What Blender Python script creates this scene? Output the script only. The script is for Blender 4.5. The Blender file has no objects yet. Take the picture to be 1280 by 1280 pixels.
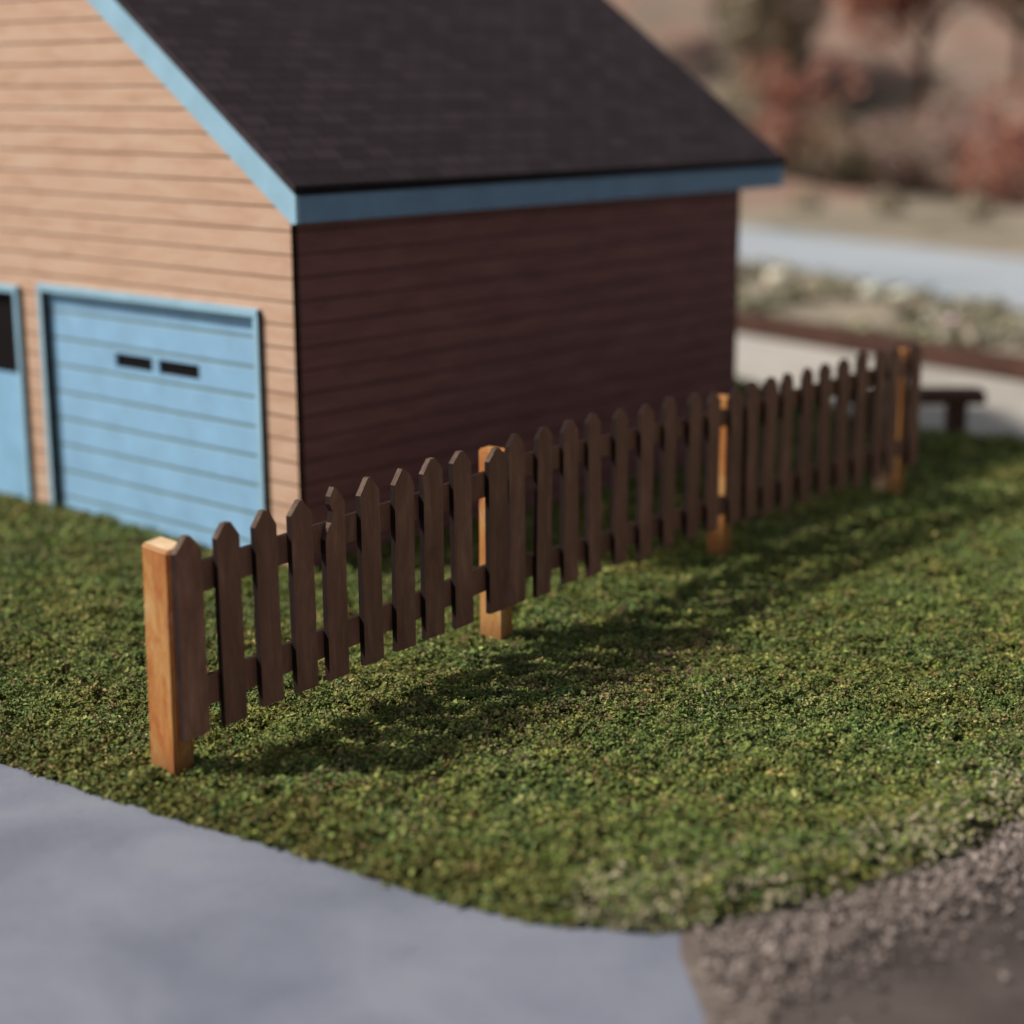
import bpy, bmesh, math, random
import numpy as np
from mathutils import Vector, Matrix

random.seed(7)
rng = np.random.default_rng(11)
S = bpy.context.scene
COL = S.collection

# ------------------------------------------------------------------ camera
F_PX, PITCH, ROLL, CAM_H = 2239.5, 0.23327, -0.0034, 4.0
cp, sp = math.cos(PITCH), math.sin(PITCH)
fwd = Vector((0, cp, -sp)); up = Vector((0, sp, cp)); rt = Vector((1, 0, 0))
cr, sr = math.cos(ROLL), math.sin(ROLL)
rt2 = cr * rt + sr * up
up2 = -sr * rt + cr * up
cam = bpy.data.cameras.new('camera')
camo = bpy.data.objects.new('camera', cam); COL.objects.link(camo)
camo.matrix_world = Matrix(((rt2.x, up2.x, -fwd.x, 0), (rt2.y, up2.y, -fwd.y, 0),
                            (rt2.z, up2.z, -fwd.z, CAM_H), (0, 0, 0, 1)))
cam.sensor_width = 36.0
cam.lens = F_PX / 1280 * 36.0
cam.clip_start = 0.1; cam.clip_end = 2000
cam.dof.use_dof = True
cam.dof.focus_distance = 11.8
cam.dof.aperture_fstop = 0.30
S.camera = camo

# ------------------------------------------------------------------ world, sun, exposure
SUN_EL = math.radians(43.8)
SUN_DIR = Vector((-math.cos(SUN_EL), 0.0, math.sin(SUN_EL)))      # towards the sun
w = bpy.data.worlds.new('World'); S.world = w; w.use_nodes = True
nt = w.node_tree; nt.nodes.clear()
sky = nt.nodes.new('ShaderNodeTexSky'); sky.sky_type = 'NISHITA'; sky.sun_disc = False
sky.sun_elevation = SUN_EL; sky.sun_rotation = math.radians(-90)
sky.dust_density = 3.0
bg = nt.nodes.new('ShaderNodeBackground'); bg.inputs[1].default_value = 0.08
wo = nt.nodes.new('ShaderNodeOutputWorld')
hsv = nt.nodes.new('ShaderNodeHueSaturation'); hsv.inputs['Saturation'].default_value = 0.45
nt.links.new(sky.outputs[0], hsv.inputs['Color']); nt.links.new(hsv.outputs[0], bg.inputs[0]); nt.links.new(bg.outputs[0], wo.inputs[0])
sl = bpy.data.lights.new('sun', 'SUN'); sl.energy = 4.8; sl.angle = math.radians(3.2)
sl.color = (1.0, 0.93, 0.84)
so = bpy.data.objects.new('sun', sl); COL.objects.link(so)
so.rotation_euler = SUN_DIR.to_track_quat('Z', 'Y').to_euler()
so.location = (-20, 10, 20)
S.view_settings.view_transform = 'Standard'
S.view_settings.look = 'None'
S.view_settings.gamma = 1
S.view_settings.use_curve_mapping = False
S.view_settings.exposure = 0.0

# ------------------------------------------------------------------ helpers
def tag(o, label=None, cat=None, group=None, kind=None):
    if label: o['label'] = label
    if cat: o['category'] = cat
    if group: o['group'] = group
    if kind: o['kind'] = kind
    return o

def empty(name, loc=(0, 0, 0), rz=0.0):
    o = bpy.data.objects.new(name, None); COL.objects.link(o)
    o.location = loc; o.rotation_euler = (0, 0, rz); o.empty_display_size = 0.2
    return o

def link_bm(name, bm, mats, parent=None, smooth=False):
    bmesh.ops.recalc_face_normals(bm, faces=bm.faces[:])
    me = bpy.data.meshes.new(name); bm.to_mesh(me); bm.free()
    for m in (mats if isinstance(mats, (list, tuple)) else [mats]):
        me.materials.append(m)
    if smooth:
        me.polygons.foreach_set('use_smooth', [True] * len(me.polygons))
    o = bpy.data.objects.new(name, me); COL.objects.link(o)
    if parent: o.parent = parent
    return o

def add_box(bm, lo, hi, mi=0, bevel=0.0):
    r = bmesh.ops.create_cube(bm, size=1.0)
    vs = r['verts']
    for v in vs:
        v.co = Vector([(lo[i] + hi[i]) / 2 + v.co[i] * (hi[i] - lo[i]) for i in range(3)])
    fs = set(f for v in vs for f in v.link_faces)
    for f in fs: f.material_index = mi
    if bevel:
        es = list(set(e for v in vs for e in v.link_edges))
        bmesh.ops.bevel(bm, geom=es, offset=bevel, segments=2, affect='EDGES')

def add_prism(bm, poly, mp, d0, d1, mi=0, side=None, side_fn=None):
    """poly: 2-D points; mp(a,b,d)->xyz, extruded from depth d0 to d1"""
    A = [bm.verts.new(mp(a, b, d0)) for a, b in poly]
    B = [bm.verts.new(mp(a, b, d1)) for a, b in poly]
    bm.faces.new(A).material_index = mi
    bm.faces.new(list(reversed(B))).material_index = mi
    n = len(poly)
    for i in range(n):
        f = bm.faces.new((A[i], B[i], B[(i + 1) % n], A[(i + 1) % n]))
        f.material_index = side_fn(i) if side_fn else (mi if side is None else side)

def vnoise(x, y, seed=0):
    """smooth value noise on arrays"""
    xi = np.floor(x).astype(np.int64); yi = np.floor(y).astype(np.int64)
    fx = x - xi; fy = y - yi
    fx = fx * fx * (3 - 2 * fx); fy = fy * fy * (3 - 2 * fy)
    def h(a, b):
        n = (a * 374761393 + b * 668265263 + seed * 1442695041) & 0xffffffff
        n = ((n ^ (n >> 13)) * 1274126177) & 0xffffffff
        return ((n ^ (n >> 16)) & 0xffff) / 65535.0
    return (h(xi, yi) * (1 - fx) + h(xi + 1, yi) * fx) * (1 - fy) + (h(xi, yi + 1) * (1 - fx) + h(xi + 1, yi + 1) * fx) * fy

# ------------------------------------------------------------------ materials
class NT:
    def __init__(s, name, rough=0.8, spec=0.3):
        s.m = bpy.data.materials.new(name); s.m.use_nodes = True
        s.t = s.m.node_tree; s.b = s.t.nodes['Principled BSDF']
        s.b.inputs['Roughness'].default_value = rough
        s.b.inputs['Specular IOR Level'].default_value = spec
    def n(s, typ, **kw):
        nd = s.t.nodes.new(typ)
        for k, v in kw.items(): setattr(nd, k, v)
        return nd
    def l(s, a, b): s.t.links.new(a, b)
    def coord(s, out='Object', scale=(1, 1, 1), loc=(0, 0, 0)):
        c = s.n('ShaderNodeTexCoord'); mp = s.n('ShaderNodeMapping')
        mp.inputs['Scale'].default_value = scale; mp.inputs['Location'].default_value = loc
        s.l(c.outputs[out], mp.inputs[0]); return mp.outputs[0]
    def noise(s, vec, scale, detail=4, rough=0.55, dist=0.0):
        t = s.n('ShaderNodeTexNoise'); t.inputs['Scale'].default_value = scale
        t.inputs['Detail'].default_value = detail; t.inputs['Roughness'].default_value = rough
        t.inputs['Distortion'].default_value = dist
        s.l(vec, t.inputs['Vector']); return t.outputs['Fac']
    def ramp(s, fac, stops):
        r = s.n('ShaderNodeValToRGB')
        while len(r.color_ramp.elements) < len(stops): r.color_ramp.elements.new(0.5)
        for e, (p, c) in zip(r.color_ramp.elements, stops):
            e.position = p; e.color = (*c, 1) if len(c) == 3 else c
        s.l(fac, r.inputs[0]); return r.outputs[0]
    def math(s, op, a, b=None, c=None):
        m = s.n('ShaderNodeMath', operation=op)
        for i, v in enumerate((a, b, c)):
            if v is None: continue
            if isinstance(v, (int, float)): m.inputs[i].default_value = v
            else: s.l(v, m.inputs[i])
        return m.outputs[0]
    def mix(s, fac, a, b, blend='MIX'):
        m = s.n('ShaderNodeMix', data_type='RGBA', blend_type=blend)
        for sock, v in ((m.inputs[0], fac), (m.inputs[6], a), (m.inputs[7], b)):
            if isinstance(v, (int, float)): sock.default_value = v
            elif isinstance(v, tuple): sock.default_value = (*v, 1)
            else: s.l(v, sock)
        return m.outputs[2]
    def bump(s, h, strength=0.3, dist=0.01):
        b = s.n('ShaderNodeBump'); b.inputs['Strength'].default_value = strength
        b.inputs['Distance'].default_value = dist
        s.l(h, b.inputs['Height']); s.l(b.outputs[0], s.b.inputs['Normal'])
    def base(s, c):
        if isinstance(c, tuple): s.b.inputs['Base Color'].default_value = (*c, 1)
        else: s.l(c, s.b.inputs['Base Color'])
        return s.m

def line_mask(k, z0, spacing, half, wob=0.006):
    """1 inside thin engraved horizontal lines at z0 + n*spacing"""
    vec = k.coord('Object')
    sep = k.n('ShaderNodeSeparateXYZ'); k.l(vec, sep.inputs[0])
    nz = k.noise(k.coord('Object', (1.2, 1.2, 0.4)), 1.0, 3)
    z = k.math('ADD', sep.outputs[2], k.math('MULTIPLY', k.math('SUBTRACT', nz, 0.5), wob * 2))
    fr = k.math('FRACT', k.math('ADD', k.math('DIVIDE', k.math('SUBTRACT', z, z0), spacing), 100.5))
    d = k.math('MULTIPLY', k.math('ABSOLUTE', k.math('SUBTRACT', fr, 0.5)), spacing)
    m = k.n('ShaderNodeMapRange', interpolation_type='SMOOTHSTEP')
    k.l(d, m.inputs[0]); m.inputs[1].default_value = half * 0.4; m.inputs[2].default_value = half
    m.inputs[3].default_value = 1.0; m.inputs[4].default_value = 0.0
    return m.outputs[0]

def siding(name, c1, c2, c3, line_col, half):
    k = NT(name, 0.85, 0.12)
    g = k.noise(k.coord('Object', (0.9, 0.9, 5)), 1.6, 6, 0.6, 0.6)
    col = k.ramp(g, [(0.28, c1), (0.5, c2), (0.72, c3)])
    fine = k.noise(k.coord('Object', (6, 6, 60)), 3.0, 4, 0.7)
    col = k.mix(0.35, col, k.ramp(fine, [(0.3, (0.55, 0.5, 0.45)), (0.7, (1, 1, 1))]), 'MULTIPLY')
    grit = k.noise(k.coord('Object', (1, 1, 2)), 38.0, 3, 0.75)
    col = k.mix(0.4, col, k.ramp(grit, [(0.36, (0.72, 0.68, 0.66)), (0.5, (1, 1, 1)), (0.7, (1.12, 1.12, 1.12))]), 'MULTIPLY')
    spots = k.noise(k.coord('Object'), 7.0, 3, 0.7)
    col = k.mix(k.ramp(spots, [(0.66, (0, 0, 0)), (0.8, (0.25, 0.25, 0.25))]), col, (0.25, 0.14, 0.08))
    m = line_mask(k, 2.86, 0.192, half)
    dark = k.noise(k.coord('Object', (1.5, 1.5, 3)), 2.0, 3)
    fac = k.math('MULTIPLY', m, k.math('ADD', 0.55, k.math('MULTIPLY', dark, 0.7)))
    fac = k.math('MINIMUM', fac, 1.0)
    col = k.mix(fac, col, line_col)
    k.bump(k.math('SUBTRACT', k.math('MULTIPLY', fine, 0.15), m), 0.6, 0.012)
    return k.base(col)

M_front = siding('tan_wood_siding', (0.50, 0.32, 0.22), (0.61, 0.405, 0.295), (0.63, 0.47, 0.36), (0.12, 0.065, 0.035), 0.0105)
M_side = siding('shade_dark_reddish_siding', (0.185, 0.088, 0.090), (0.23, 0.112, 0.112), (0.28, 0.145, 0.135), (0.09, 0.042, 0.042), 0.013)  # reddish siding, with the wall's shade also put into the colour
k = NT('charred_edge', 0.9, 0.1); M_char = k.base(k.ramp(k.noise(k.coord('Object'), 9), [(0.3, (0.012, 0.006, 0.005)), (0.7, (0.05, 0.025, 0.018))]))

def paint(name, c, lines=None, rough=0.55):
    k = NT(name, rough, 0.3)
    g = k.noise(k.coord('Object', (1, 1, 1)), 3.0, 5, 0.6)
    col = k.ramp(g, [(0.3, tuple(x * 0.88 for x in c)), (0.7, tuple(min(1, x * 1.08) for x in c))])
    fine = k.noise(k.coord('Object', (4, 4, 30)), 5.0, 4, 0.7)
    col = k.mix(0.2, col, k.ramp(fine, [(0.3, (0.6, 0.6, 0.6)), (0.7, (1, 1, 1))]), 'MULTIPLY')
    if lines:
        m = line_mask(k, *lines)
        col = k.mix(k.math('MULTIPLY', m, 0.8), col, (0.13, 0.19, 0.17))
        k.bump(k.math('MULTIPLY', m, -1.0), 0.5, 0.01)
    else:
        k.bump(fine, 0.15, 0.004)
    return k.base(col)
M_blue = paint('light_blue_door_paint', (0.26, 0.47, 0.69), (1.69, 0.257, 0.022, 0.003))
M_blue2 = paint('light_blue_panel_paint', (0.25, 0.48, 0.70))
M_trim = paint('light_blue_trim_paint', (0.30, 0.50, 0.64))
M_fascia = paint('shaded_blue_trim_paint', (0.17, 0.30, 0.47))  # trim blue darkened: the eave side's shade is put into the colour
k = NT('dark_glass', 0.6, 0.1); M_glass = k.base((0.006, 0.004, 0.005))

# roof felt: dark shingle courses
k = NT('dark_roof_shingle', 0.9, 0.2)
v = k.n('ShaderNodeTexBrick'); v.inputs['Scale'].default_value = 1.0
v.inputs['Brick Width'].default_value = 0.30; v.inputs['Row Height'].default_value = 0.16
v.inputs['Mortar Size'].default_value = 0.008
v.inputs['Color1'].default_value = (0.030, 0.020, 0.024, 1); v.inputs['Color2'].default_value = (0.052, 0.036, 0.042, 1)
v.inputs['Mortar'].default_value = (0.01, 0.007, 0.008, 1)
cc = k.n('ShaderNodeTexCoord'); sx = k.n('ShaderNodeSeparateXYZ'); cx = k.n('ShaderNodeCombineXYZ')
k.l(cc.outputs['Object'], sx.inputs[0]); k.l(sx.outputs[1], cx.inputs[0]); k.l(k.math('MULTIPLY', sx.outputs[0], 1.22), cx.inputs[1])
k.l(cx.outputs[0], v.inputs['Vector'])
sp_ = k.noise(k.coord('Object'), 55, 4, 0.7)
col = k.mix(k.ramp(sp_, [(0.58, (0, 0, 0)), (0.72, (0.6, 0.6, 0.6))]), v.outputs['Color'], (0.12, 0.11, 0.12))
k.bump(k.math('ADD', sp_, v.outputs['Fac']), 0.4, 0.01)
M_roof = k.base(col)

def wood(name, cols, rough=0.6, spec=0.3, gscale=1.0, rings=False):
    k = NT(name, rough, spec)
    info = k.n('ShaderNodeObjectInfo')
    c = k.n('ShaderNodeTexCoord'); mp = k.n('ShaderNodeMapping')
    mp.inputs['Scale'].default_value = (5 * gscale, 5 * gscale, 0.9 * gscale)
    k.l(c.outputs['Object'], mp.inputs[0])
    off = k.n('ShaderNodeVectorMath', operation='ADD'); k.l(mp.outputs[0], off.inputs[0])
    cb = k.n('ShaderNodeCombineXYZ')
    for i in range(3): k.l(k.math('MULTIPLY', info.outputs['Random'], 37.0 + i * 11), cb.inputs[i])
    k.l(cb.outputs[0], off.inputs[1])
    g = k.noise(off.outputs[0], 1.7, 6, 0.62, 0.8)
    col = k.ramp(g, [(0.25, cols[0]), (0.5, cols[1]), (0.75, cols[2])])
    f = k.noise(off.outputs[0], 12, 4, 0.7)
    col = k.mix(0.45, col, k.ramp(f, [(0.3, (0.55, 0.5, 0.48)), (0.65, (1, 1, 1))]), 'MULTIPLY')
    var = k.math('ADD', 0.85, k.math('MULTIPLY', info.outputs['Random'], 0.3))
    hs = k.n('ShaderNodeHueSaturation'); k.l(var, hs.inputs['Value']); k.l(col, hs.inputs['Color'])
    blot = k.noise(k.coord('Object', (1, 1, 0.5)), 6.0, 4, 0.65, 0.5)
    out = k.mix(k.ramp(blot, [(0.42, (0, 0, 0)), (0.68, (0.75, 0.75, 0.75))]), hs.outputs[0], cols[0])
    k.bump(f, 0.35, 0.006)
    return k.base(out)
M_post = wood('orange_stained_wood', [(0.33, 0.105, 0.032), (0.47, 0.205, 0.065), (0.60, 0.33, 0.13)], 0.5, 0.35)
def post_mat():
    k = NT('orange_stained_wood', 0.6, 0.25)
    info = k.n('ShaderNodeObjectInfo')
    add = k.n('ShaderNodeVectorMath', operation='ADD')
    c = k.n('ShaderNodeTexCoord'); k.l(c.outputs['Object'], add.inputs[0])
    cb = k.n('ShaderNodeCombineXYZ'); k.l(k.math('MULTIPLY', info.outputs['Random'], 31.0), cb.inputs[0]); k.l(cb.outputs[0], add.inputs[1])
    v = add.outputs[0]
    def sc(a):
        m = k.n('ShaderNodeMapping'); m.inputs['Scale'].default_value = a; k.l(v, m.inputs[0]); return m.outputs[0]
    g = k.noise(sc((4, 4, 1.1)), 1.8, 6, 0.65, 0.9)
    col = k.ramp(g, [(0.25, (0.34, 0.10, 0.028)), (0.42, (0.46, 0.185, 0.05)), (0.58, (0.52, 0.27, 0.09)), (0.75, (0.60, 0.37, 0.17))])
    red = k.noise(sc((3, 3, 1.3)), 4.5, 4, 0.6, 0.6)
    col = k.mix(k.ramp(red, [(0.52, (0, 0, 0)), (0.68, (0.6, 0.6, 0.6))]), col, (0.36, 0.09, 0.03))
    pale = k.noise(sc((2, 2, 0.8)), 5.0, 5, 0.7, 0.4)
    col = k.mix(k.ramp(pale, [(0.60, (0, 0, 0)), (0.70, (0.6, 0.6, 0.6))]), col, (0.62, 0.42, 0.27))
    f = k.noise(sc((6, 6, 1.6)), 14, 4, 0.75)
    col = k.mix(0.5, col, k.ramp(f, [(0.32, (0.55, 0.5, 0.48)), (0.62, (1, 1, 1))]), 'MULTIPLY')
    sep = k.n('ShaderNodeSeparateXYZ'); k.l(c.outputs['Object'], sep.inputs[0])
    foot = k.n('ShaderNodeMapRange', interpolation_type='SMOOTHSTEP')
    k.l(k.math('ADD', sep.outputs[2], k.math('MULTIPLY', k.math('SUBTRACT', red, 0.5), 0.35)), foot.inputs[0])
    foot.inputs[1].default_value = 0.0; foot.inputs[2].default_value = 0.24; foot.inputs[3].default_value = 0.65; foot.inputs[4].default_value = 0.0
    col = k.mix(foot.outputs[0], col, (0.20, 0.085, 0.035))
    k.bump(f, 0.4, 0.006)
    return k.base(col)
M_post = post_mat()
M_endgrain = wood('pale_end_grain', [(0.55, 0.38, 0.22), (0.68, 0.5, 0.32), (0.75, 0.58, 0.4)], 0.8, 0.2, 2)
M_picket = wood('dark_brown_stained_wood', [(0.17, 0.075, 0.050), (0.28, 0.125, 0.085), (0.40, 0.20, 0.135)], 0.6, 0.3)
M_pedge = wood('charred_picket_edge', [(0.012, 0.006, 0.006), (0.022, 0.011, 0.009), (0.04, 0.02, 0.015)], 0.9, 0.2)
M_ptip = wood('sunlit_picket_tip', [(0.06, 0.035, 0.025), (0.10, 0.06, 0.042), (0.26, 0.18, 0.12)], 0.7, 0.2, 2)  # lighter tip chamfers, the sun's highlight put into the colour
M_bench = wood('very_dark_wood', [(0.07, 0.034, 0.024), (0.12, 0.058, 0.04), (0.18, 0.088, 0.06)], 0.7, 0.2)
M_edging = wood('rust_brown_timber', [(0.045, 0.022, 0.016), (0.085, 0.040, 0.029), (0.13, 0.066, 0.049)], 0.8, 0.2)

def ground_mat(name, stops, scale, fine_scale, bumpd=0.01, mixf=0.4, rough=0.9):
    k = NT(name, rough, 0.15)
    g = k.noise(k.coord('Object'), scale, 6, 0.6, 0.4)
    col = k.ramp(g, stops)
    f = k.noise(k.coord('Object'), fine_scale, 4, 0.7)
    col = k.mix(mixf, col, k.ramp(f, [(0.32, (0.45, 0.45, 0.45)), (0.68, (1, 1, 1))]), 'MULTIPLY')
    k.bump(f, 0.4, bumpd)
    return k.base(col)
M_ground = ground_mat('olive_tan_soil', [(0.35, (0.15, 0.14, 0.09)), (0.48, (0.25, 0.215, 0.16)), (0.62, (0.36, 0.30, 0.235))], 0.35, 3.0, 0.05)
M_lawnbed = ground_mat('turf_bed', [(0.3, (0.035, 0.04, 0.012)), (0.5, (0.06, 0.065, 0.02)), (0.7, (0.075, 0.055, 0.03))], 2.0, 25.0, 0.02)
M_pave = ground_mat('pale_concrete', [(0.35, (0.35, 0.325, 0.285)), (0.5, (0.43, 0.405, 0.365)), (0.65, (0.49, 0.45, 0.395))], 0.25, 3.0, 0.01, 0.2)
def walk_mat():
    k = NT('blue_grey_pavement', 0.7, 0.2)
    g = k.noise(k.coord('Object'), 0.9, 6, 0.6, 0.4)
    col = k.ramp(g, [(0.35, (0.150, 0.165, 0.210)), (0.5, (0.185, 0.20, 0.25)), (0.65, (0.215, 0.23, 0.275))])
    f = k.noise(k.coord('Object'), 120, 3, 0.75)
    col = k.mix(0.5, col, k.ramp(f, [(0.34, (0.62, 0.62, 0.62)), (0.52, (1, 1, 1)), (0.72, (1.25, 1.25, 1.2))]), 'MULTIPLY')
    st = k.noise(k.coord('Object', (1, 1, 1), (7, 3, 0)), 2.6, 6, 0.7, 1.2)
    col = k.mix(k.ramp(st, [(0.60, (0, 0, 0)), (0.72, (0.35, 0.35, 0.35))]), col, (0.10, 0.105, 0.12))
    k.bump(f, 0.35, 0.004)
    return k.base(col)
M_walk = walk_mat()
M_asph = ground_mat('dark_asphalt', [(0.35, (0.060, 0.047, 0.043)), (0.65, (0.115, 0.092, 0.082))], 1.2, 40.0, 0.01, 0.4)
M_road = ground_mat('far_grey_road', [(0.35, (0.30, 0.34, 0.38)), (0.65, (0.40, 0.43, 0.46))], 0.2, 3.0, 0.01, 0.15)
M_grav = ground_mat('pinkish_grit', [(0.35, (0.09, 0.07, 0.062)), (0.5, (0.15, 0.12, 0.105)), (0.65, (0.22, 0.18, 0.155))], 3.0, 30.0, 0.02)

def attr_mat(name, rough=0.85, transl=0.0):
    k = NT(name, rough, 0.2)
    a = k.n('ShaderNodeAttribute', attribute_name='Col')
    if transl:
        k.b.inputs['Subsurface Weight'].default_value = 0.0
    return k.base(a.outputs['Color'])
M_turf = attr_mat('turf_crumbs', 0.75)
M_stone = attr_mat('loose_stones', 0.9)

# ------------------------------------------------------------------ the setting
LAWN = [(-14, 18.1), (-3.168, 10.425), (-2.609, 10.025), (-2.092, 9.653), (-1.61, 9.338), (-1.158, 9.052),
        (-0.80, 8.78), (-0.35, 8.46), (0.15, 8.22), (0.7, 8.12), (1.25, 8.24), (1.80, 8.50), (2.38, 8.90), (3.0, 9.42),
        (4.6, 10.8), (9.5, 15.2), (10.5, 19.0), (7.4, 19.7), (5.886, 20.2), (4.836, 20.86), (4.2, 22.3), (3.19, 24.76), (2.2, 27.0), (-14, 27.0)]

def inside(poly, x, y):
    r = np.zeros(x.shape, bool); n = len(poly)
    for i in range(n):
        x0, y0 = poly[i]; x1, y1 = poly[(i + 1) % n]
        c = ((y0 > y) != (y1 > y)) & (x < (x1 - x0) * (y - y0) / ((y1 - y0) or 1e-9) + x0)
        r ^= c
    return r

def edge_dist(poly, x, y):
    d = np.full(x.shape, 1e9); n = len(poly)
    for i in range(n):
        ax, ay = poly[i]; bx, by = poly[(i + 1) % n]
        ux, uy = bx - ax, by - ay; L = ux * ux + uy * uy
        t = np.clip(((x - ax) * ux + (y - ay) * uy) / L, 0, 1)
        d = np.minimum(d, np.hypot(x - ax - t * ux, y - ay - t * uy))
    return d

def sheet(name, poly, z, mat, thick=0.0):
    bm = bmesh.new()
    vs = [bm.verts.new((x, y, z)) for x, y in poly]
    f = bm.faces.new(vs)
    if f.normal.z < 0: f.normal_flip()
    if thick:
        lo = [bm.verts.new((x, y, z - thick)) for x, y in poly]
        n = len(vs)
        for i in range(n): bm.faces.new((vs[i], vs[(i + 1) % n], lo[(i + 1) % n], lo[i]))
    bmesh.ops.triangulate(bm, faces=[f])
    me = bpy.data.meshes.new(name); bm.normal_update()
    bm.to_mesh(me); bm.free(); me.materials.append(mat)
    o = bpy.data.objects.new(name, me); COL.objects.link(o)
    return tag(o, kind='structure')

sheet('ground', [(-500, -60), (500, -60), (500, 900), (-500, 900)], -0.10, M_ground)
sheet('pavement', [(-20, -2), (0.9, -2), (0.9, 8.5), (-20, 21.0)], -0.080, M_walk)
sheet('road', [(0.904, -2), (16, -2), (16, 22), (12, 17.3), (0.904, 8.0)], -0.085, M_asph)
sheet('gravel_verge', [(0.72, 5.0), (1.12, 5.0), (1.18, 6.2), (1.06, 6.9), (1.19, 7.4), (1.25, 7.75), (1.5, 7.9), (2.1, 8.35), (2.75, 8.95), (3.3, 9.45), (4.9, 10.75), (10, 15.0), (9.0, 16), (4.3, 12), (2.3, 10), (0.9, 8.8), (0.80, 7.9), (0.86, 7.3), (0.75, 6.6), (0.80, 6.0)], -0.070, M_grav)
sheet('forecourt', [(-6, 24), (3, 19.6), (6.0, 19.2), (13.5, 14.5), (12.5, 16.8), (7.1, 25.1), (3.75, 30.2), (-3, 40.7), (-6, 44)], -0.074, M_pave)
sheet('far_road', [(-10, 79), (5.49, 42.4), (9.43, 32.95), (16.5, 16.5), (24, 18), (12.3, 43.2), (6.9, 53.6), (-6, 80)], -0.06, M_road)

def build_hill():
    nx, ny = 70, 26
    gx, gy = np.meshgrid(np.linspace(-60, 90, nx), np.linspace(58, 150, ny))
    t = np.clip((gy - 60 - 3 * vnoise(gx * 0.12, gy * 0.12, 51)) / 62, 0, 1)
    z = -0.3 + 15.0 * t * t * (3 - 2 * t) + 1.6 * t * (vnoise(gx * 0.1, gy * 0.1, 52) + 0.5 * vnoise(gx * 0.3, gy * 0.3, 53))
    i = np.arange(nx * ny).reshape(ny, nx)
    q = np.stack([i[:-1, :-1], i[:-1, 1:], i[1:, 1:], i[1:, :-1]], -1).reshape(-1, 4)
    me = bpy.data.meshes.new('hill'); me.from_pydata(np.stack([gx.ravel(), gy.ravel(), z.ravel()], 1).tolist(), [], q.tolist())
    me.polygons.foreach_set('use_smooth', [True] * len(me.polygons))
    me.materials.append(ground_mat('autumn_hillside', [(0.32, (0.17, 0.15, 0.11)), (0.45, (0.27, 0.21, 0.165)), (0.56, (0.32, 0.20, 0.155)), (0.68, (0.36, 0.29, 0.235))], 0.22, 1.2, 0.3, 0.5))
    o = bpy.data.objects.new('hill', me); COL.objects.link(o); tag(o, kind='structure')
    return gx[0], gy[:, 0], z
HGX, HGY, HZ = build_hill()
def hill_z(x, y):
    ix = int(np.clip(np.searchsorted(HGX, x), 0, len(HGX) - 1)); iy = int(np.clip(np.searchsorted(HGY, y), 0, len(HGY) - 1))
    return float(max(HZ[iy, ix], -0.1)) if y > 60 else -0.1

# turf: uneven bed + a thick mat of crumbs
def turf_h(x, y):
    h = 0.05 * (vnoise(x * 0.9, y * 0.9, 1) - 0.5) + 0.035 * (vnoise(x * 4, y * 4, 2) - 0.5) + 0.055 * (vnoise(x * 9, y * 9, 3) - 0.5) + 0.035 * (vnoise(x * 18, y * 18, 4) - 0.5)
    return h

def build_bed():
    X0, X1, Y0, Y1, st = -14, 10.6, 8.0, 27.1, 0.08
    nx = int((X1 - X0) / st); ny = int((Y1 - Y0) / st)
    gx, gy = np.meshgrid(np.linspace(X0, X1, nx), np.linspace(Y0, Y1, ny))
    ins = inside(LAWN, gx.ravel(), gy.ravel()).reshape(gx.shape)
    ed = edge_dist(LAWN, gx.ravel(), gy.ravel()).reshape(gx.shape)
    z = turf_h(gx, gy) - 0.02
    k = np.clip(ed / 0.18, 0, 1)
    z = np.where(ins, -0.088 + (z + 0.088) * k, -0.12)
    vv = np.stack([gx.ravel(), gy.ravel(), z.ravel()], 1)
    i = np.arange(nx * ny).reshape(ny, nx)
    q = np.stack([i[:-1, :-1], i[:-1, 1:], i[1:, 1:], i[1:, :-1]], -1).reshape(-1, 4)
    keep = ins.ravel()[q].any(1)
    me = bpy.data.meshes.new('lawn_bed'); me.from_pydata(vv.tolist(), [], q[keep].tolist()); me.materials.append(M_lawnbed)
    me.polygons.foreach_set('use_smooth', [True] * len(me.polygons))
    o = bpy.data.objects.new('lawn_bed', me); COL.objects.link(o); tag(o, kind='structure')
build_bed()

OCT_V = np.array([[1, 0, 0], [-1, 0, 0], [0, 1, 0], [0, -1, 0], [0, 0, 1], [0, 0, -1]], float)
OCT_F = np.array([[0, 2, 4], [2, 1, 4], [1, 3, 4], [3, 0, 4], [2, 0, 5], [1, 2, 5], [3, 1, 5], [0, 3, 5]])

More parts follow.
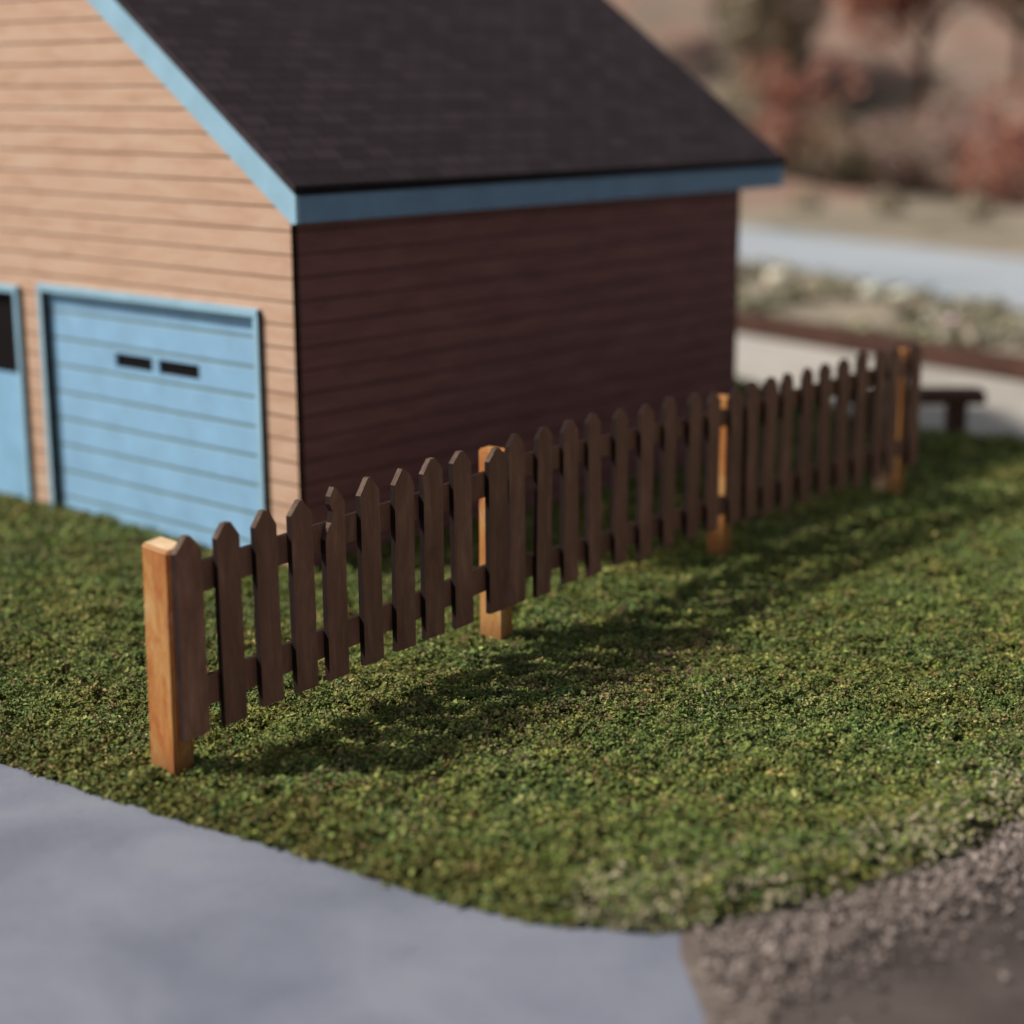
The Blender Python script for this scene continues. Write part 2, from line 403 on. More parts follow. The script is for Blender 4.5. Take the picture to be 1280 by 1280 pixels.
def crumbs(name, x, y, z, size, col, mat, squash=0.8, jit=0.45):
    """one mesh of many irregular crumbs"""
    n = len(x)
    V = OCT_V[None] * (1 + rng.uniform(-jit, jit * 1.4, (n, 6, 1))) + rng.uniform(-0.25, 0.25, (n, 6, 3))
    a = rng.uniform(0, 6.283, n); b = rng.uniform(-0.9, 0.9, n)
    ca, sa, cb_, sb = np.cos(a), np.sin(a), np.cos(b), np.sin(b)
    X = V[..., 0]; Y = V[..., 1]; Z = V[..., 2] * squash
    Y2 = Y * cb_[:, None] - Z * sb[:, None]; Z2 = Y * sb[:, None] + Z * cb_[:, None]
    X3 = X * ca[:, None] - Y2 * sa[:, None]; Y3 = X * sa[:, None] + Y2 * ca[:, None]
    P = np.stack([X3, Y3, Z2], -1) * size[:, None, None] + np.stack([x, y, z], 1)[:, None, :]
    P = P.reshape(-1, 3).astype(np.float32)
    Fc = (OCT_F[None] + (np.arange(n) * 6)[:, None, None]).reshape(-1, 3)
    me = bpy.data.meshes.new(name)
    me.vertices.add(len(P)); me.vertices.foreach_set('co', P.ravel())
    me.loops.add(len(Fc) * 3); me.loops.foreach_set('vertex_index', Fc.ravel().astype(np.int32))
    me.polygons.add(len(Fc)); me.polygons.foreach_set('loop_start', (np.arange(len(Fc)) * 3).astype(np.int32))
    me.update(calc_edges=True)
    me.polygons.foreach_set('use_smooth', np.zeros(len(Fc), bool))
    at = me.attributes.new('Col', 'FLOAT_COLOR', 'POINT')
    c = np.repeat(np.concatenate([col, np.ones((n, 1))], 1)[:, None, :], 6, 1)
    c[..., :3] *= rng.uniform(0.85, 1.15, (n, 6, 1))
    at.data.foreach_set('color', c.reshape(-1).astype(np.float32))
    me.materials.append(mat)
    o = bpy.data.objects.new(name, me); COL.objects.link(o)
    return o

def flakes(n, x, y, z, size, col):
    """vertices / faces / colours of thin irregular leaflets"""
    base = np.array([[-1, -0.35, 0], [0.1, -0.62, 0], [1, 0.1, 0], [-0.05, 0.62, 0]], float)
    V = base[None] * rng.uniform(0.7, 1.35, (n, 4, 1)) + rng.uniform(-0.15, 0.15, (n, 4, 3))
    V[:, 1, 2] += 0.25; V[:, 3, 2] += 0.25
    a = rng.uniform(0, 6.283, n); b = rng.uniform(-0.8, 0.8, n); c = rng.uniform(-0.75, 0.75, n)
    X, Y, Z = V[..., 0], V[..., 1], V[..., 2]
    cb_, sb = np.cos(b)[:, None], np.sin(b)[:, None]; cc_, sc_ = np.cos(c)[:, None], np.sin(c)[:, None]; ca, sa = np.cos(a)[:, None], np.sin(a)[:, None]
    Y, Z = Y * cb_ - Z * sb, Y * sb + Z * cb_
    X, Z = X * cc_ + Z * sc_, -X * sc_ + Z * cc_
    X, Y = X * ca - Y * sa, X * sa + Y * ca
    return np.stack([X, Y, Z], -1) * size[:, None, None] + np.stack([x, y, z], 1)[:, None, :]

def add_flakes(o, x, y, z, size, col):
    """append leaflets to an existing crumb mesh"""
    n = len(x); me = o.data
    P = flakes(n, x, y, z, size, col).reshape(-1, 3).astype(np.float32)
    nv, nl, npoly = len(me.vertices), len(me.loops), len(me.polygons)
    old = np.empty(nv * 3, np.float32); me.vertices.foreach_get('co', old)
    ov = np.empty(nl, np.int32); me.loops.foreach_get('vertex_index', ov)
    oc = np.empty(nv * 4, np.float32); me.attributes['Col'].data.foreach_get('color', oc)
    m2 = bpy.data.meshes.new(me.name)
    m2.vertices.add(nv + n * 4); m2.vertices.foreach_set('co', np.concatenate([old, P.ravel()]))
    m2.loops.add(nl + n * 4); m2.loops.foreach_set('vertex_index', np.concatenate([ov, (np.arange(n * 4) + nv).astype(np.int32)]))
    m2.polygons.add(npoly + n)
    m2.polygons.foreach_set('loop_start', np.concatenate([np.arange(npoly) * 3, nl + np.arange(n) * 4]).astype(np.int32))
    m2.update(calc_edges=True)
    m2.polygons.foreach_set('use_smooth', np.zeros(npoly + n, bool))
    at = m2.attributes.new('Col', 'FLOAT_COLOR', 'POINT')
    c = np.repeat(np.concatenate([col, np.ones((n, 1))], 1)[:, None, :], 4, 1)
    at.data.foreach_set('color', np.concatenate([oc, c.reshape(-1).astype(np.float32)]))
    m2.materials.append(me.materials[0]); o.data = m2; bpy.data.meshes.remove(me)

HOUSE_O = Vector((-1.7825, 14.6354, 0)); HA = -0.72835
HX = Vector((math.cos(HA), math.sin(HA), 0)); HY = Vector((-math.sin(HA), math.cos(HA), 0))

def turf_points():
    xs, ys, ss = [], [], []
    #        y0   y1   density  size
    for y0, y1, dens, s in ((8.0, 10.3, 4300, 0.0160), (10.3, 12.8, 5200, 0.0142), (12.8, 15.5, 3400, 0.0170), (15.5, 19, 1900, 0.0225), (19, 27, 600, 0.038)):
        xl = -0.36 * y1 - 1.0; xr = 0.36 * y1 + 1.2
        n = int((xr - xl) * (y1 - y0) * dens)
        x = rng.uniform(xl, xr, n); y = rng.uniform(y0, y1, n)
        xs.append(x); ys.append(y); ss.append(np.full(n, s))
    # thin cover for the rest of the lawn outside the frame
    n = 90000
    x = rng.uniform(-14, 10.5, n); y = rng.uniform(8, 27, n)
    out = (x < -0.36 * y - 1.0) | (x > 0.36 * y + 1.2)
    xs.append(x[out]); ys.append(y[out]); ss.append(np.full(out.sum(), 0.042))
    x = np.concatenate(xs); y = np.concatenate(ys); s = np.concatenate(ss)
    # keep the inside of the lawn, not under the house
    lx = (x - HOUSE_O.x) * HX.x + (y - HOUSE_O.y) * HX.y; ly = (x - HOUSE_O.x) * HY.x + (y - HOUSE_O.y) * HY.y
    k = inside(LAWN, x, y) & ~((lx > -9.0) & (lx < -0.02) & (ly > 0.0) & (ly < 6.3))
    x, y, s = x[k], y[k], s[k]
    ed = edge_dist(LAWN, x, y)
    # ragged border, thinner towards the grit
    rag = 0.0 + 0.06 * vnoise(x * 7, y * 7, 9)
    worn = np.clip(1 - (x - 0.2) * 0.7 - 0, 0, 1)
    gritty = (x > 1.0) & (y < 11)
    thr = np.where(gritty, 0.15 + 0.75 * vnoise(x * 3, y * 3, 12) * rng.uniform(0.3, 1, len(x)), rag)
    k = ed > thr * rng.uniform(0.2, 1.0, len(x))
    # clumpiness
    cl = 0.55 * vnoise(x * 14, y * 14, 5) + 0.45 * vnoise(x * 5, y * 5, 6)
    k &= rng.uniform(0, 1, len(x)) < np.clip(0.35 + 1.5 * (cl - 0.25), 0.25, 1)
    x, y, s, ed, cl = x[k], y[k], s[k], ed[k], cl[k]
    s = s * np.clip(rng.lognormal(0, 0.26, len(x)), 0.4, 1.7)
    lift = np.clip(ed / 0.2, 0.0, 1)
    zb = turf_h(x, y) * lift - 0.085 * (1 - lift)
    z = zb + rng.uniform(-0.012, 0.028, len(x)) + 0.05 * (cl - 0.5) * lift
    # colours
    pal = np.array([[0.080, 0.106, 0.024], [0.104, 0.130, 0.034], [0.142, 0.160, 0.047], [0.060, 0.092, 0.030],
                    [0.200, 0.192, 0.074], [0.145, 0.112, 0.052], [0.054, 0.064, 0.021]])
    t = 0.5 * vnoise(x * 1.3, y * 1.3, 21) + 0.5 * vnoise(x * 9, y * 9, 22)
    pr = np.stack([0.22 + 0 * t, 0.24 * t + 0.08, 0.25 * t, 0.18 + 0 * t, 0.16 * t, 0.02 + 0.24 * (1 - t) ** 2, 0.12 * (1 - t)], 1)
    pr /= pr.sum(1, keepdims=True); cum = pr.cumsum(1)
    idx = (rng.uniform(0, 1, len(x))[:, None] > cum).sum(1).clip(0, 6)
    c = pal[idx] * rng.uniform(0.8, 1.3, (len(x), 1)) * 1.1
    tint = vnoise(x * 11, y * 11, 61)[:, None]; tint2 = vnoise(x * 3.1, y * 3.1, 62)[:, None]
    c = c * (0.72 + 0.62 * tint) * np.concatenate([0.92 + 0.26 * tint2, 1.04 + 0 * tint2, 1.02 - 0.15 * tint2], 1)
    # brown cast of the fence shade, put into crumb colour by the second panel
    pw = np.exp(-(((x - 0.3 - (y - 11.2) * 0.78) / 0.75) ** 2 + ((y - 12.0) / 2.0) ** 2)) * (vnoise(x * 2.5, y * 2.5, 33) > 0.35)
    br = rng.uniform(0, 1, len(x)) < 0.35 * pw
    c[br] = np.array([0.12, 0.085, 0.045]) * rng.uniform(0.7, 1.4, (br.sum(), 1))
    pale = rng.uniform(0, 1, len(x)) < 0.0003
    c[pale] = (0.6, 0.58, 0.54); s[pale] *= 0.7
    tan = (gritty[k] if False else ((x > 0.3) & (y < 11))) & (rng.uniform(0, 1, len(x)) < np.clip(0.8 - ed / 0.9, 0, 0.6) * (0.3 + vnoise(x * 2.2, y * 2.2, 41)))
    c[tan] = np.array([0.36, 0.32, 0.20]) * rng.uniform(0.5, 1.1, (tan.sum(), 1))
    edge = (ed < 0.45) & (x < 0.3) & (rng.uniform(0, 1, len(x)) < 0.5)
    c[edge] = np.array([0.11, 0.105, 0.025]) * rng.uniform(0.7, 1.3, (edge.sum(), 1))
    return x, y, z, s, c
tx, ty, tz, ts, tc = turf_points()
g = crumbs('grass', tx, ty, tz, ts, tc, M_turf)
fi = rng.integers(0, len(tx), int(len(tx) * 1.9))
fs_ = ts[fi]
add_flakes(g, tx[fi] + rng.normal(0, 1, len(fi)) * fs_ * 1.3, ty[fi] + rng.normal(0, 1, len(fi)) * fs_ * 1.3,
           tz[fi] + fs_ * rng.uniform(0.3, 1.7, len(fi)), fs_ * rng.uniform(0.5, 1.0, len(fi)),
           np.clip(tc[fi] * rng.uniform(0.95, 1.55, (len(fi), 1)), 0, 0.85))
print('turf pieces', len(tx), len(fi))
tag(g, 'short clumpy green turf with olive and brown flecks covering the lawn', 'grass', kind='stuff')

# loose grit at the lawn's near right edge
n = 13000
gx_ = rng.uniform(0.9, 6.0, n); gy_ = 7.55 + (gx_ - 0.9) * 0.78 + rng.normal(0.42, 0.42, n)
gs = np.minimum(rng.lognormal(math.log(0.010), 0.5, n), 0.028)
gc = np.array([[0.26, 0.215, 0.19]]) * rng.uniform(0.3, 1.3, (n, 1))
gv = crumbs('grit', gx_, gy_, np.full(n, -0.06), gs, gc, M_stone)
tag(gv, 'pale grit and small stones strewn along the near right edge of the lawn', 'grit', kind='stuff')

# ------------------------------------------------------------------ the house
house = empty('garage_building', HOUSE_O, HA)
tag(house, 'tan wood-sided garage with light blue doors and dark shingle roof behind the picket fence', 'garage')
Wd, Dp, EV = 9.0, 6.36, 2.95
SL = 0.70
mpF = lambda a, b, d: (a, d, b)           # front: a along x, b up, d depth (y)
mpS = lambda a, b, d: (d, a, b)           # side: a along y, d = x
bm = bmesh.new()
LT = 2.20
ridge = -Wd / 2
char_side = lambda i: 1
add_prism(bm, [(-Wd, LT), (0, LT), (0, EV), (ridge, EV + SL * Wd / 2), (-Wd, EV)], mpF, 0.0, 0.068, 0, 1)
add_prism(bm, [(-Wd, 0), (-5.05, 0), (-5.05, LT), (-Wd, LT)], mpF, 0.0, 0.068, 0, 1)
add_prism(bm, [(-5.05, 2.15), (-3.93, 2.15), (-3.93, LT), (-5.05, LT)], mpF, 0.0, 0.068, 0, 1)
add_prism(bm, [(-3.93, 0), (-3.60, 0), (-3.60, LT), (-3.93, LT)], mpF, 0.0, 0.068, 0, 1)
add_prism(bm, [(-0.40, 0), (0, 0), (0, LT), (-0.40, LT)], mpF, 0.0, 0.068, 0, 1)
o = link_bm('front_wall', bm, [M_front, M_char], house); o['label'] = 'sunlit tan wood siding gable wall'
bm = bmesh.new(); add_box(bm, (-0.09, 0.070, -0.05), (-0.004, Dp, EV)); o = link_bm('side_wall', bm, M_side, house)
o['label'] = 'shade-darkened reddish brown siding wall'
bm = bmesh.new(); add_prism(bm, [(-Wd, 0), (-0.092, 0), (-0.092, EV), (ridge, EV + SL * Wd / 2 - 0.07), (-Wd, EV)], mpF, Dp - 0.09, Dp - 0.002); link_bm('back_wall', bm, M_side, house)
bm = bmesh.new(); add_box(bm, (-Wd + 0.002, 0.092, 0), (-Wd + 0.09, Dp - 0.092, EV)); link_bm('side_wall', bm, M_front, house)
# roof slabs
bm = bmesh.new()
T = 0.07
for sgn in (1, -1):
    def X(a): return ridge + sgn * a
    e = Wd / 2 + 0.135
    zr = 3.158 + SL * e
    ze = zr - SL * e
    add_prism(bm, [(X(0), zr), (X(e), ze), (X(e), ze + T), (X(0), zr + T)], mpF, -0.06, 7.0)
roof = link_bm('roof', bm, M_roof, house)
bm = bmesh.new(); add_box(bm, (0.0, -0.002, EV - 0.02), (0.115, 6.98, 3.152), bevel=0.004)
o = link_bm('fascia_board', bm, M_fascia, house)
bm = bmesh.new(); add_box(bm, (-Wd - 0.115, -0.002, EV - 0.02), (-Wd, 6.98, 3.152), bevel=0.004)
link_bm('fascia_board', bm, M_fascia, house)
for yy in (-0.045, 6.94):
    bm = bmesh.new()
    for sgn in (1, -1):
        def X(a): return ridge + sgn * a
        e = Wd / 2 + 0.118
        zr = 3.158 + SL * (Wd / 2 + 0.135) - 0.003
        poly = [(X(0), zr - 0.28), (X(e), zr - SL * e - 0.25), (X(e), zr - SL * e - 0.0), (X(0), zr)]
        if sgn > 0: poly = [(X(0), zr - 0.28), (X(e - 0.05), zr - SL * (e - 0.05) - 0.28), (X(e), zr - SL * e - 0.235), (X(e), zr - SL * e), (X(0), zr)]
        add_prism(bm, poly, mpF, yy, yy + 0.042)
    link_bm('rake_board', bm, M_trim, house)

# garage door
P0, P1, LZ = -3.60, -0.40, LT
bm = bmesh.new()
xs = [P0 + 0.07, -2.515, -1.965, -1.875, -1.30, P1 - 0.07]; zs = [0.0, 1.505, 1.635, LZ - 0.07]
for i in range(5):
    for j in range(3):
        if j == 1 and i in (1, 3): continue
        add_box(bm, (xs[i], 0.035, zs[j]), (xs[i + 1], 0.075, zs[j + 1]))
bmesh.ops.remove_doubles(bm, verts=bm.verts[:], dist=1e-5)
seen = {}
for f in list(bm.faces):                       # drop the inner walls between the boxes
    kx = tuple(round(c, 4) for c in f.calc_center_median())
    seen.setdefault(kx, []).append(f)
dele = [f for fs in seen.values() if len(fs) > 1 for f in fs]
bmesh.ops.delete(bm, geom=dele, context='FACES')
gdoor = link_bm('garage_door', bm, M_blue, house); gdoor['label'] = 'light blue ribbed garage door'
for a, b in ((-2.515, -1.965), (-1.875, -1.30)):
    bm = bmesh.new(); add_box(bm, (a - 0.02, 0.060, 1.48), (b + 0.02, 0.074, 1.66)); link_bm('window', bm, M_glass, gdoor)
def frame(x0, x1, z1, parent, wd=0.07, bot=0.0):
    bm = bmesh.new()
    add_box(bm, (x0, -0.045, bot), (x0 + wd, 0.0335, z1 - wd - 0.0), bevel=0.004)
    add_box(bm, (x1 - wd, -0.045, bot), (x1, 0.0335, z1 - wd - 0.0), bevel=0.004)
    add_box(bm, (x0 - 0.0, -0.047, z1 - wd + 0.0015), (x1 + 0.0, 0.0335, z1), bevel=0.004)
    bm.normal_update()
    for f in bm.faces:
        if abs(f.normal.x) > 0.7: f.material_index = 1  # charred cut sides; the dark colour also carries the jambs' shade
    return link_bm('frame', bm, [M_trim, M_char], parent)
frame(P0, P1, LZ, gdoor)
# entry door
bm = bmesh.new()
add_box(bm, (-4.98, 0.035, 0), (-4.00, 0.075, 1.27)); add_box(bm, (-4.98, 0.035, 2.075), (-4.00, 0.075, 2.10))
add_box(bm, (-4.98, 0.035, 1.27), (-4.92, 0.075, 2.075)); add_box(bm, (-4.05, 0.035, 1.27), (-4.00, 0.075, 2.075))
edoor = link_bm('entry_door', bm, M_blue2, house); edoor['label'] = 'blue door with dark upper window'
bm = bmesh.new(); add_box(bm, (-4.925, 0.05, 1.265), (-4.045, 0.058, 2.08)); link_bm('window', bm, M_glass, edoor)
frame(-5.05, -3.93, 2.15, edoor)

# ------------------------------------------------------------------ the picket fence
C = [Vector(c) for c in ((-2.024, 9.982, 0), (-0.074, 12.626, 0), (1.842, 15.063, 0), (3.821, 17.294, 0))]
fence = empty('picket_fence', C[0])
tag(fence, 'dark brown picket fence on orange wooden posts crossing the lawn beside the garage', 'fence')
PH = [1.405, 1.445, 1.41, 1.485]
PN = [0.225, 0.22, 0.185, 0.125]
def child(name, bm, mats, loc, rot):
    o = link_bm(name, bm, mats, fence)
    o.location = Vector(loc) - C[0]; o.rotation_euler = rot
    return o
angs = []
for i in range(3):
    u = (C[i + 1] - C[i]).normalized(); angs.append(math.atan2(u.y, u.x))
pang = [angs[0], (angs[0] + angs[1]) / 2, (angs[1] + angs[2]) / 2, angs[2]]
lean = [(0.0, 0.012), (0.004, -0.004), (0.0, 0.0), (-0.006, 0.0)]
for i in range(4):                         # local x along the fence, local -y towards the viewer's side
    bm = bmesh.new()
    wdt = (0.165, 0.135, 0.13, 0.13)[i]
    add_box(bm, (0, 0, -0.12), (wdt, PN[i], PH[i]), 0, bevel=0.014)
    for f in bm.faces:
        if f.normal.z > 0.9 or f.calc_center_median().z > PH[i] - 0.004: f.material_index = 1
    if i == 0:                              # rounded, slightly worn top edge
        for v in bm.verts:
            if v.co.z > 1.3 and v.co.x < 0.05: v.co.z -= 0.012
            if v.co.z > 1.3 and v.co.y > 0.12: v.co.z += 0.02
    pc = C[i] + (Vector((0.022, 0.012, 0)) if i == 0 else Vector((0, 0, 0)))
    o = child('fence_post', bm, [M_post, M_endgrain if i == 0 else M_post], pc, (lean[i][0], lean[i][1], pang[i]))
    if i == 3:
        bm = bmesh.new(); add_box(bm, (0.01, PN[i] + 0.002, -0.1), (0.15, PN[i] + 0.17, 0.27), bevel=0.02)
        ft = link_bm('foot_block', bm, M_endgrain, o); ft['label'] = 'pale bare wood block against the post base'

TOPS = [[(0.156, 1.474), (0.471, 1.493), (0.796, 1.503), (1.115, 1.507), (1.412, 1.531), (1.76, 1.535), (2.092, 1.538), (2.404, 1.556), (2.739, 1.547), (3.135, 1.505)],
        [(0.085, 1.572), (0.40, 1.572), (0.747, 1.573), (1.064, 1.582), (1.405, 1.565), (1.748, 1.552), (2.092, 1.562), (2.45, 1.55), (2.77, 1.515)],
        [(0.03, 1.505), (0.27, 1.528), (0.535, 1.53), (0.831, 1.53), (1.129, 1.542), (1.449, 1.545), (1.764, 1.552), (2.072, 1.578), (2.407, 1.567), (2.706, 1.557), (3.106, 1.55)]]
BOTS = [((0, 0.245), (3.2, 0.305)), ((0, 0.31), (3, 0.335)), ((0, 0.315), (3, 0.325))]
RAILS = [[((0.085, 1.10, 1.285), (3.22, 1.165, 1.345)), ((0.085, 0.385, 0.575), (3.22, 0.475, 0.66))],
         [((0.0, 1.235, 1.40), (3.02, 1.185, 1.335)), ((0.0, 0.46, 0.62), (3.02, 0.41, 0.58))],
         [((-0.02, 1.185, 1.345), (3.17, 1.25, 1.40)), ((-0.02, 0.42, 0.58), (3.17, 0.455, 0.62))]]
for i in range(3):
    A = angs[i]
    R0 = Matrix.Rotation(A, 3, 'Z')
    for (t0, a0, b0), (t1, a1, b1) in RAILS[i]:
        bm = bmesh.new()
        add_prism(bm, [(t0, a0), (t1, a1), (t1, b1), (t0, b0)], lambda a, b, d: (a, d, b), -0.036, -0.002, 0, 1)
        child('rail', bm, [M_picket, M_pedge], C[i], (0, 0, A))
    for j, (t, top) in enumerate(TOPS[i]):
        (ta, ba), (tb, bb) = BOTS[i]
        bot = ba + (bb - ba) * (t - ta) / (tb - ta) + random.uniform(-0.012, 0.012)
        hw = (0.099, 0.088, 0.083)[i] + random.uniform(-0.006, 0.004)
        sh = (0.088, 0.075, 0.062)[i] + random.uniform(-0.012, 0.014)
        tipw = random.uniform(0.012, 0.03)
        if i == 0 and j == 0: hw = 0.103; t = 0.148
        if i == 2 and j == 9: hw = 0.10; t -= 0.03
        tilt = random.uniform(-0.012, 0.012)
        if i == 0 and j == 4:              # split tip: left half broken off lower down
            poly = [(-hw, bot), (hw, bot), (hw, top - sh), (0.03, top - 0.01), (0.0, top + 0.005), (-0.04, top - 0.05), (-0.045, top - 0.10),
                    (-0.02, top - 0.15), (-0.035, top - 0.22), (-0.065, top - 0.25), (-hw, top - 0.32)]
            tipset = (2, 3, 4, 8, 9)
        elif i == 0 and j == 6:
            poly = [(-hw, bot), (hw, bot), (hw, top - sh - 0.02), (0.05, top - 0.04), (0.01, top - 0.01), (-0.02, top), (-hw, top - sh)]
            tipset = (5,)
        else:
            sk = random.uniform(-0.01, 0.01)
            poly = [(-hw, bot + random.uniform(-0.004, 0.004)), (hw, bot), (hw, top - sh + sk), (tipw, top), (-tipw, top), (-hw, top - sh - sk)]
            tipset = (3, 4)
        poly = [(a, b - bot) for a, b in poly]
        bm = bmesh.new()
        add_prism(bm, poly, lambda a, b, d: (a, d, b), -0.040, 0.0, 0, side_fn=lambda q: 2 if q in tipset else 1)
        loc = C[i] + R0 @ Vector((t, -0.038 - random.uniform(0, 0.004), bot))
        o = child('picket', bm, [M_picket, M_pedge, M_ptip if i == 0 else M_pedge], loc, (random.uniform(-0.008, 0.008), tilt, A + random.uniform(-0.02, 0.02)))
        if i == 0 and j == 4: o['label'] = 'picket with a split and chipped tip'

# ------------------------------------------------------------------ bench beyond the lawn
b = empty('bench', (5.22, 20.75, -0.07), -0.03)
tag(b, 'low dark brown bench on pale paving past the far end of the fence', 'bench')
bm = bmesh.new(); add_box(bm, (-1.35, -0.20, 0.45), (0.30, 0.20, 0.60), bevel=0.01); link_bm('seat', bm, M_bench, b)
for x0 in (-0.10, -1.15):
    bm = bmesh.new(); add_box(bm, (x0, -0.15, 0.0), (x0 + 0.2, 0.15, 0.449), bevel=0.008)
    add_box(bm, (x0 - 0.04, -0.17, 0.0), (x0 + 0.24, 0.17, 0.05), bevel=0.005)
    link_bm('leg', bm, M_bench, b)

# timber edging across the far side of the paving
e0 = Vector((-3.0, 41.1, 0)); e1 = Vector((12.6, 16.6, 0)); eu = (e1 - e0); L = eu.length; ea = math.atan2(eu.y, eu.x)
eo = empty('timber_edging', (e0.x, e0.y, -0.09), ea)
tag(eo, 'long low rust-brown timber edging between the pale paving and the scrubby ground', 'edging')
nb = 7
for i in range(nb):
    bm = bmesh.new(); add_box(bm, (L * i / nb + 0.01, -0.0, 0.0), (L * (i + 1) / nb - 0.01, 0.30, 0.31 + 0.02 * (i % 2)), bevel=0.02)
    link_bm('beam', bm, M_edging, eo)

# ------------------------------------------------------------------ scrub, stones, shrubs and trees behind
def on_strip(n, lo, hi):
    """random points between edging and far road: t along, s across"""
    t = rng.uniform(-4, 20, n); s = rng.uniform(lo, hi, n)
    u = np.array([0.40, -0.917]); nrm = np.array([0.917, 0.40])
    p = np.array([5.0, 30.0])[None] - 0 + t[:, None] * -u[None] + s[:, None] * nrm[None]
    return p[:, 0], p[:, 1]
n = 9000
sx_ = rng.uniform(3, 12, n); sy_ = rng.uniform(24, 44, n)
# beyond the edging line and before the far road line
de = (sx_ - 3.75) * 0.845 + (sy_ - 30.3) * 0.538
dr = (sx_ - 5.49) * 0.917 + (sy_ - 42.4) * 0.38
kk = (de > 0.5) & (dr < -0.2) & (vnoise(sx_ * 0.9, sy_ * 0.9, 77) > 0.42)
sx_, sy_ = sx_[kk], sy_[kk]; n = len(sx_)
pal = np.array([[0.17, 0.17, 0.10], [0.22, 0.20, 0.13], [0.12, 0.115, 0.075], [0.30, 0.25, 0.18], [0.38, 0.35, 0.28]])
sc = pal[rng.integers(0, 5, n)] * rng.uniform(0.7, 1.3, (n, 1))
o = crumbs('scrub', sx_, sy_, rng.uniform(-0.09, 0.1, n), rng.lognormal(math.log(0.075), 0.4, n), sc, M_turf)
tag(o, 'patchy olive and tan scrub covering the ground beyond the timber edging', 'scrub', kind='stuff')

def g2(px, py):
    """ground point seen at a photo pixel (1280 wide)"""
    cx_, cy_ = (px - 640) / F_PX, (py - 640) / F_PX
    d = rt2 * cx_ - up2 * cy_ + fwd
    return Vector((0, 0, CAM_H)) + d * ((-0.09 - CAM_H) / d.z)

def rock(px, py, r, colr, label, sub=2):
    p = g2(px, py)
    bm = bmesh.new(); bmesh.ops.create_icosphere(bm, subdivisions=sub, radius=r)
    ph = random.uniform(0, 9)
    for v in bm.verts:
        k_ = 1 + 0.22 * math.sin(v.co.x / r * 2.3 + ph) * math.cos(v.co.y / r * 2.9 + ph) + random.uniform(-0.06, 0.06)
        v.co = Vector((v.co.x * k_ * 1.15, v.co.y * k_, v.co.z * k_ * 0.75 + r * 0.6))
    k = NT('boulder_surface', 0.9, 0.2)
    o = link_bm('boulder', bm, k.base(k.ramp(k.noise(k.coord('Object'), 4 / r), [(0.35, tuple(c * 0.75 for c in colr)), (0.65, colr)])), None)
    o.location = p
    return tag(o, label, 'rock', 'pale boulders beyond the edging')
rock(972, 357, 0.24, (0.72, 0.68, 0.55), 'pale cream boulder nearest the garage wall, beyond the timber edging')
rock(1090, 374, 0.24, (0.66, 0.66, 0.54), 'greyish cream boulder, middle one of the pale three beyond the edging')
rock(1127, 382, 0.25, (0.75, 0.76, 0.62), 'brightest yellowish white boulder beyond the edging and above the fence end')
o = rock(1192, 412, 0.17, (0.60, 0.42, 0.58), 'small pinkish mauve boulder beyond the timber edging at right')

def leafy(name, parent, centre, rad, n, cols, size):
    """leaf clumps spread through an uneven crown"""
    nl = 9
    lob = rng.normal(0, 0.42, (nl, 3)) * np.array(rad) ; lr = rng.uniform(0.35, 0.6, nl)
    li = rng.integers(0, nl, n)
    d = rng.normal(0, 1, (n, 3)); d /= np.linalg.norm(d, axis=1, keepdims=True)
    P = lob[li] + d * (rng.uniform(0.45, 1.0, (n, 1)) ** 0.6) * lr[li][:, None] * np.array(rad) + np.array(centre)
    P[:, 2] = np.maximum(P[:, 2], 0.03)
    c = np.array(cols)[rng.integers(0, len(cols), n)] * rng.uniform(0.6, 1.35, (n, 1))
    o = crumbs(name, P[:, 0], P[:, 1], P[:, 2], rng.lognormal(math.log(size), 0.3, n), c, M_turf, 0.35, 0.5)
    if parent: o.parent = parent
    return o

REDS = [(0.40, 0.15, 0.10), (0.48, 0.24, 0.17), (0.34, 0.17, 0.13)]
PINK = [(0.40, 0.26, 0.22), (0.33, 0.22, 0.19), (0.46, 0.34, 0.29)]
OLIV = [(0.22, 0.20, 0.11), (0.28, 0.25, 0.16), (0.17, 0.16, 0.09)]
TANS = [(0.40, 0.33, 0.24), (0.34, 0.29, 0.21), (0.30, 0.27, 0.19)]
shr = [(905, 240, 2.0, TANS, 'tan leafed shrub half behind the garage eave'),
       (985, 244, 2.3, REDS, 'orange-red shrub just right of the garage roof end'),
       (1065, 246, 2.1, OLIV, 'dark olive shrub between the orange-red and the pink-brown shrubs'),
       (1135, 248, 2.2, PINK, 'pink-brown shrub right of the olive shrub beyond the far road'),
       (1205, 250, 2.4, PINK, 'wide dusty pink shrub beyond the bend of the far road'),
       (1284, 256, 2.3, REDS, 'bright red shrub at the right edge of the picture'),
       (1010, 262, 0.5, TANS, 'low tan shrub in front of the orange-red shrub'),
       (1110, 266, 0.5, TANS, 'low tan shrub in front of the pink-brown shrub'),
       (1225, 276, 0.5, TANS, 'low sandy shrub nearest the far road at right')]
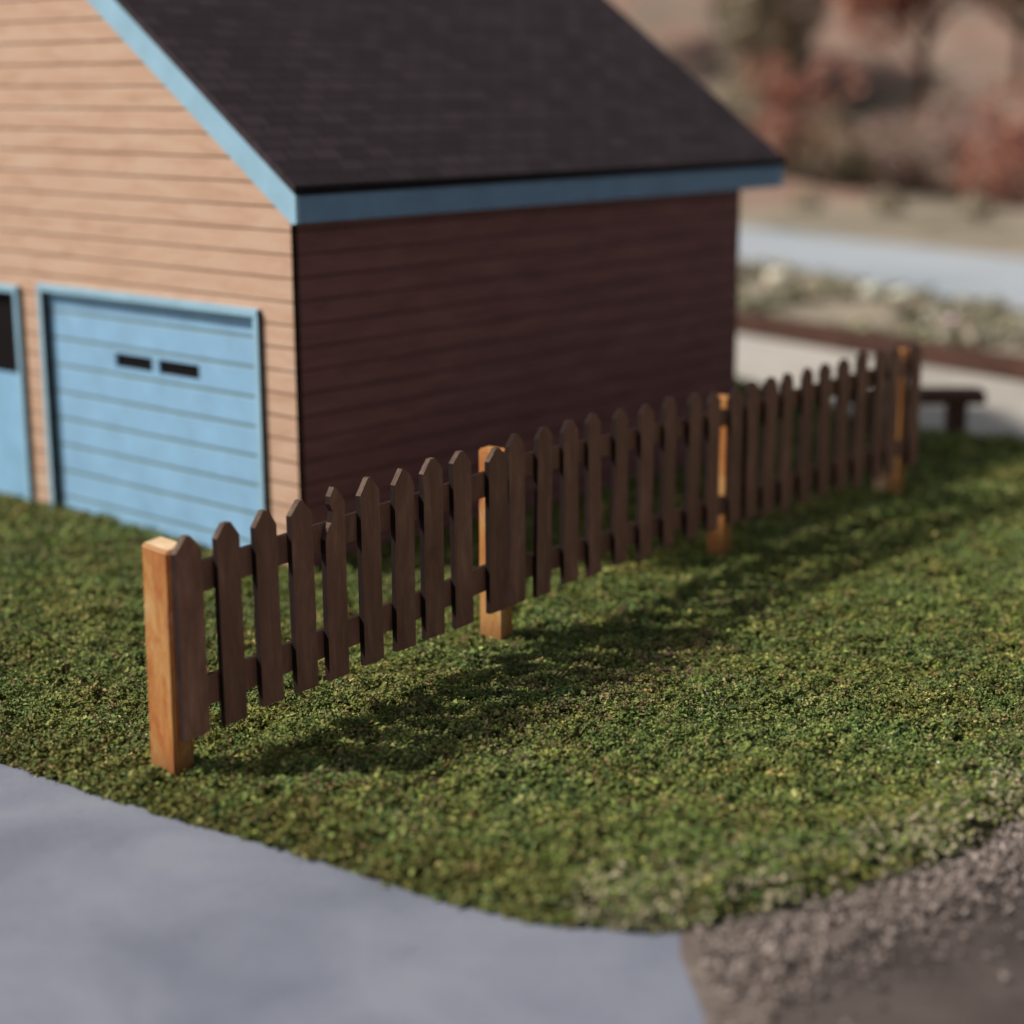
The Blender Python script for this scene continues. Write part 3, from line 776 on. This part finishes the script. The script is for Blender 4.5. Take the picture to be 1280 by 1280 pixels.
for px, py, r, cols, lab in shr:
    p = g2(px, py); p.z = hill_z(p.x, p.y)
    e = empty('shrub', p); tag(e, lab, 'shrub')
    leafy('foliage', e, (0, 0, r * 0.65), (r, r, r * 0.8), 1500, cols, 0.085)
    bm = bmesh.new()
    for q in range(5):
        a = q * 1.257; add_box(bm, (0.1 * math.cos(a) - 0.03, 0.1 * math.sin(a) - 0.03, -0.05), (0.1 * math.cos(a) + 0.03, 0.1 * math.sin(a) + 0.03, r * 0.7))
    link_bm('stem', bm, M_bench, e)

def tree(x, y, h, cols, lab):
    e = empty('tree', (x, y, hill_z(x, y) - 0.15)); tag(e, lab, 'tree', 'autumn trees on the far side of the road')
    bm = bmesh.new()
    def limb(p0, p1, r0, r1):
        d = (p1 - p0); q = d.to_track_quat('Z', 'Y')
        ring = []
        for p, r in ((p0, r0), (p1, r1)):
            ring.append([bm.verts.new(p + q @ Vector((r * math.cos(k_ * 1.047), r * math.sin(k_ * 1.047), 0))) for k_ in range(6)])
        for k_ in range(6): bm.faces.new((ring[0][k_], ring[0][(k_ + 1) % 6], ring[1][(k_ + 1) % 6], ring[1][k_]))
    limb(Vector((0, 0, 0)), Vector((0.1, 0, h * 0.75)), 0.03 * h, 0.012 * h)
    for q in range(6):
        a = q * 1.05 + x; z0 = h * (0.28 + 0.07 * q)
        limb(Vector((0.05, 0, z0)), Vector((math.cos(a) * h * 0.26, math.sin(a) * h * 0.26, z0 + h * 0.2)), 0.013 * h, 0.005 * h)
    link_bm('trunk', bm, M_bench, e)
    leafy('crown', e, (0, 0, h * 0.62), (h * 0.36, h * 0.36, h * 0.36), 3500, cols, 0.14)
trs = [(-6, 78, 9.0, OLIV, 'olive green tree behind the garage roof at far left'),
       (3.0, 84, 10.0, PINK, 'pinkish brown tree behind the garage roof'),
       (11.5, 80, 9.0, TANS, 'tan tree above the end of the garage roof'),
       (16.5, 74, 9.5, REDS, 'red-brown tree right of the tan tree in the back row'),
       (21.5, 78, 9.0, OLIV, 'olive tree between the red-brown and the rosy tree in the back row'),
       (26.5, 73, 10.0, PINK, 'rosy brown tree at the right edge of the back row'),
       (-14, 82, 10.0, TANS, 'tan tree far left behind the garage gable'),
       (33, 78, 10.0, REDS, 'red tree beyond the right edge of the back row')]
for t_ in trs: tree(*t_)
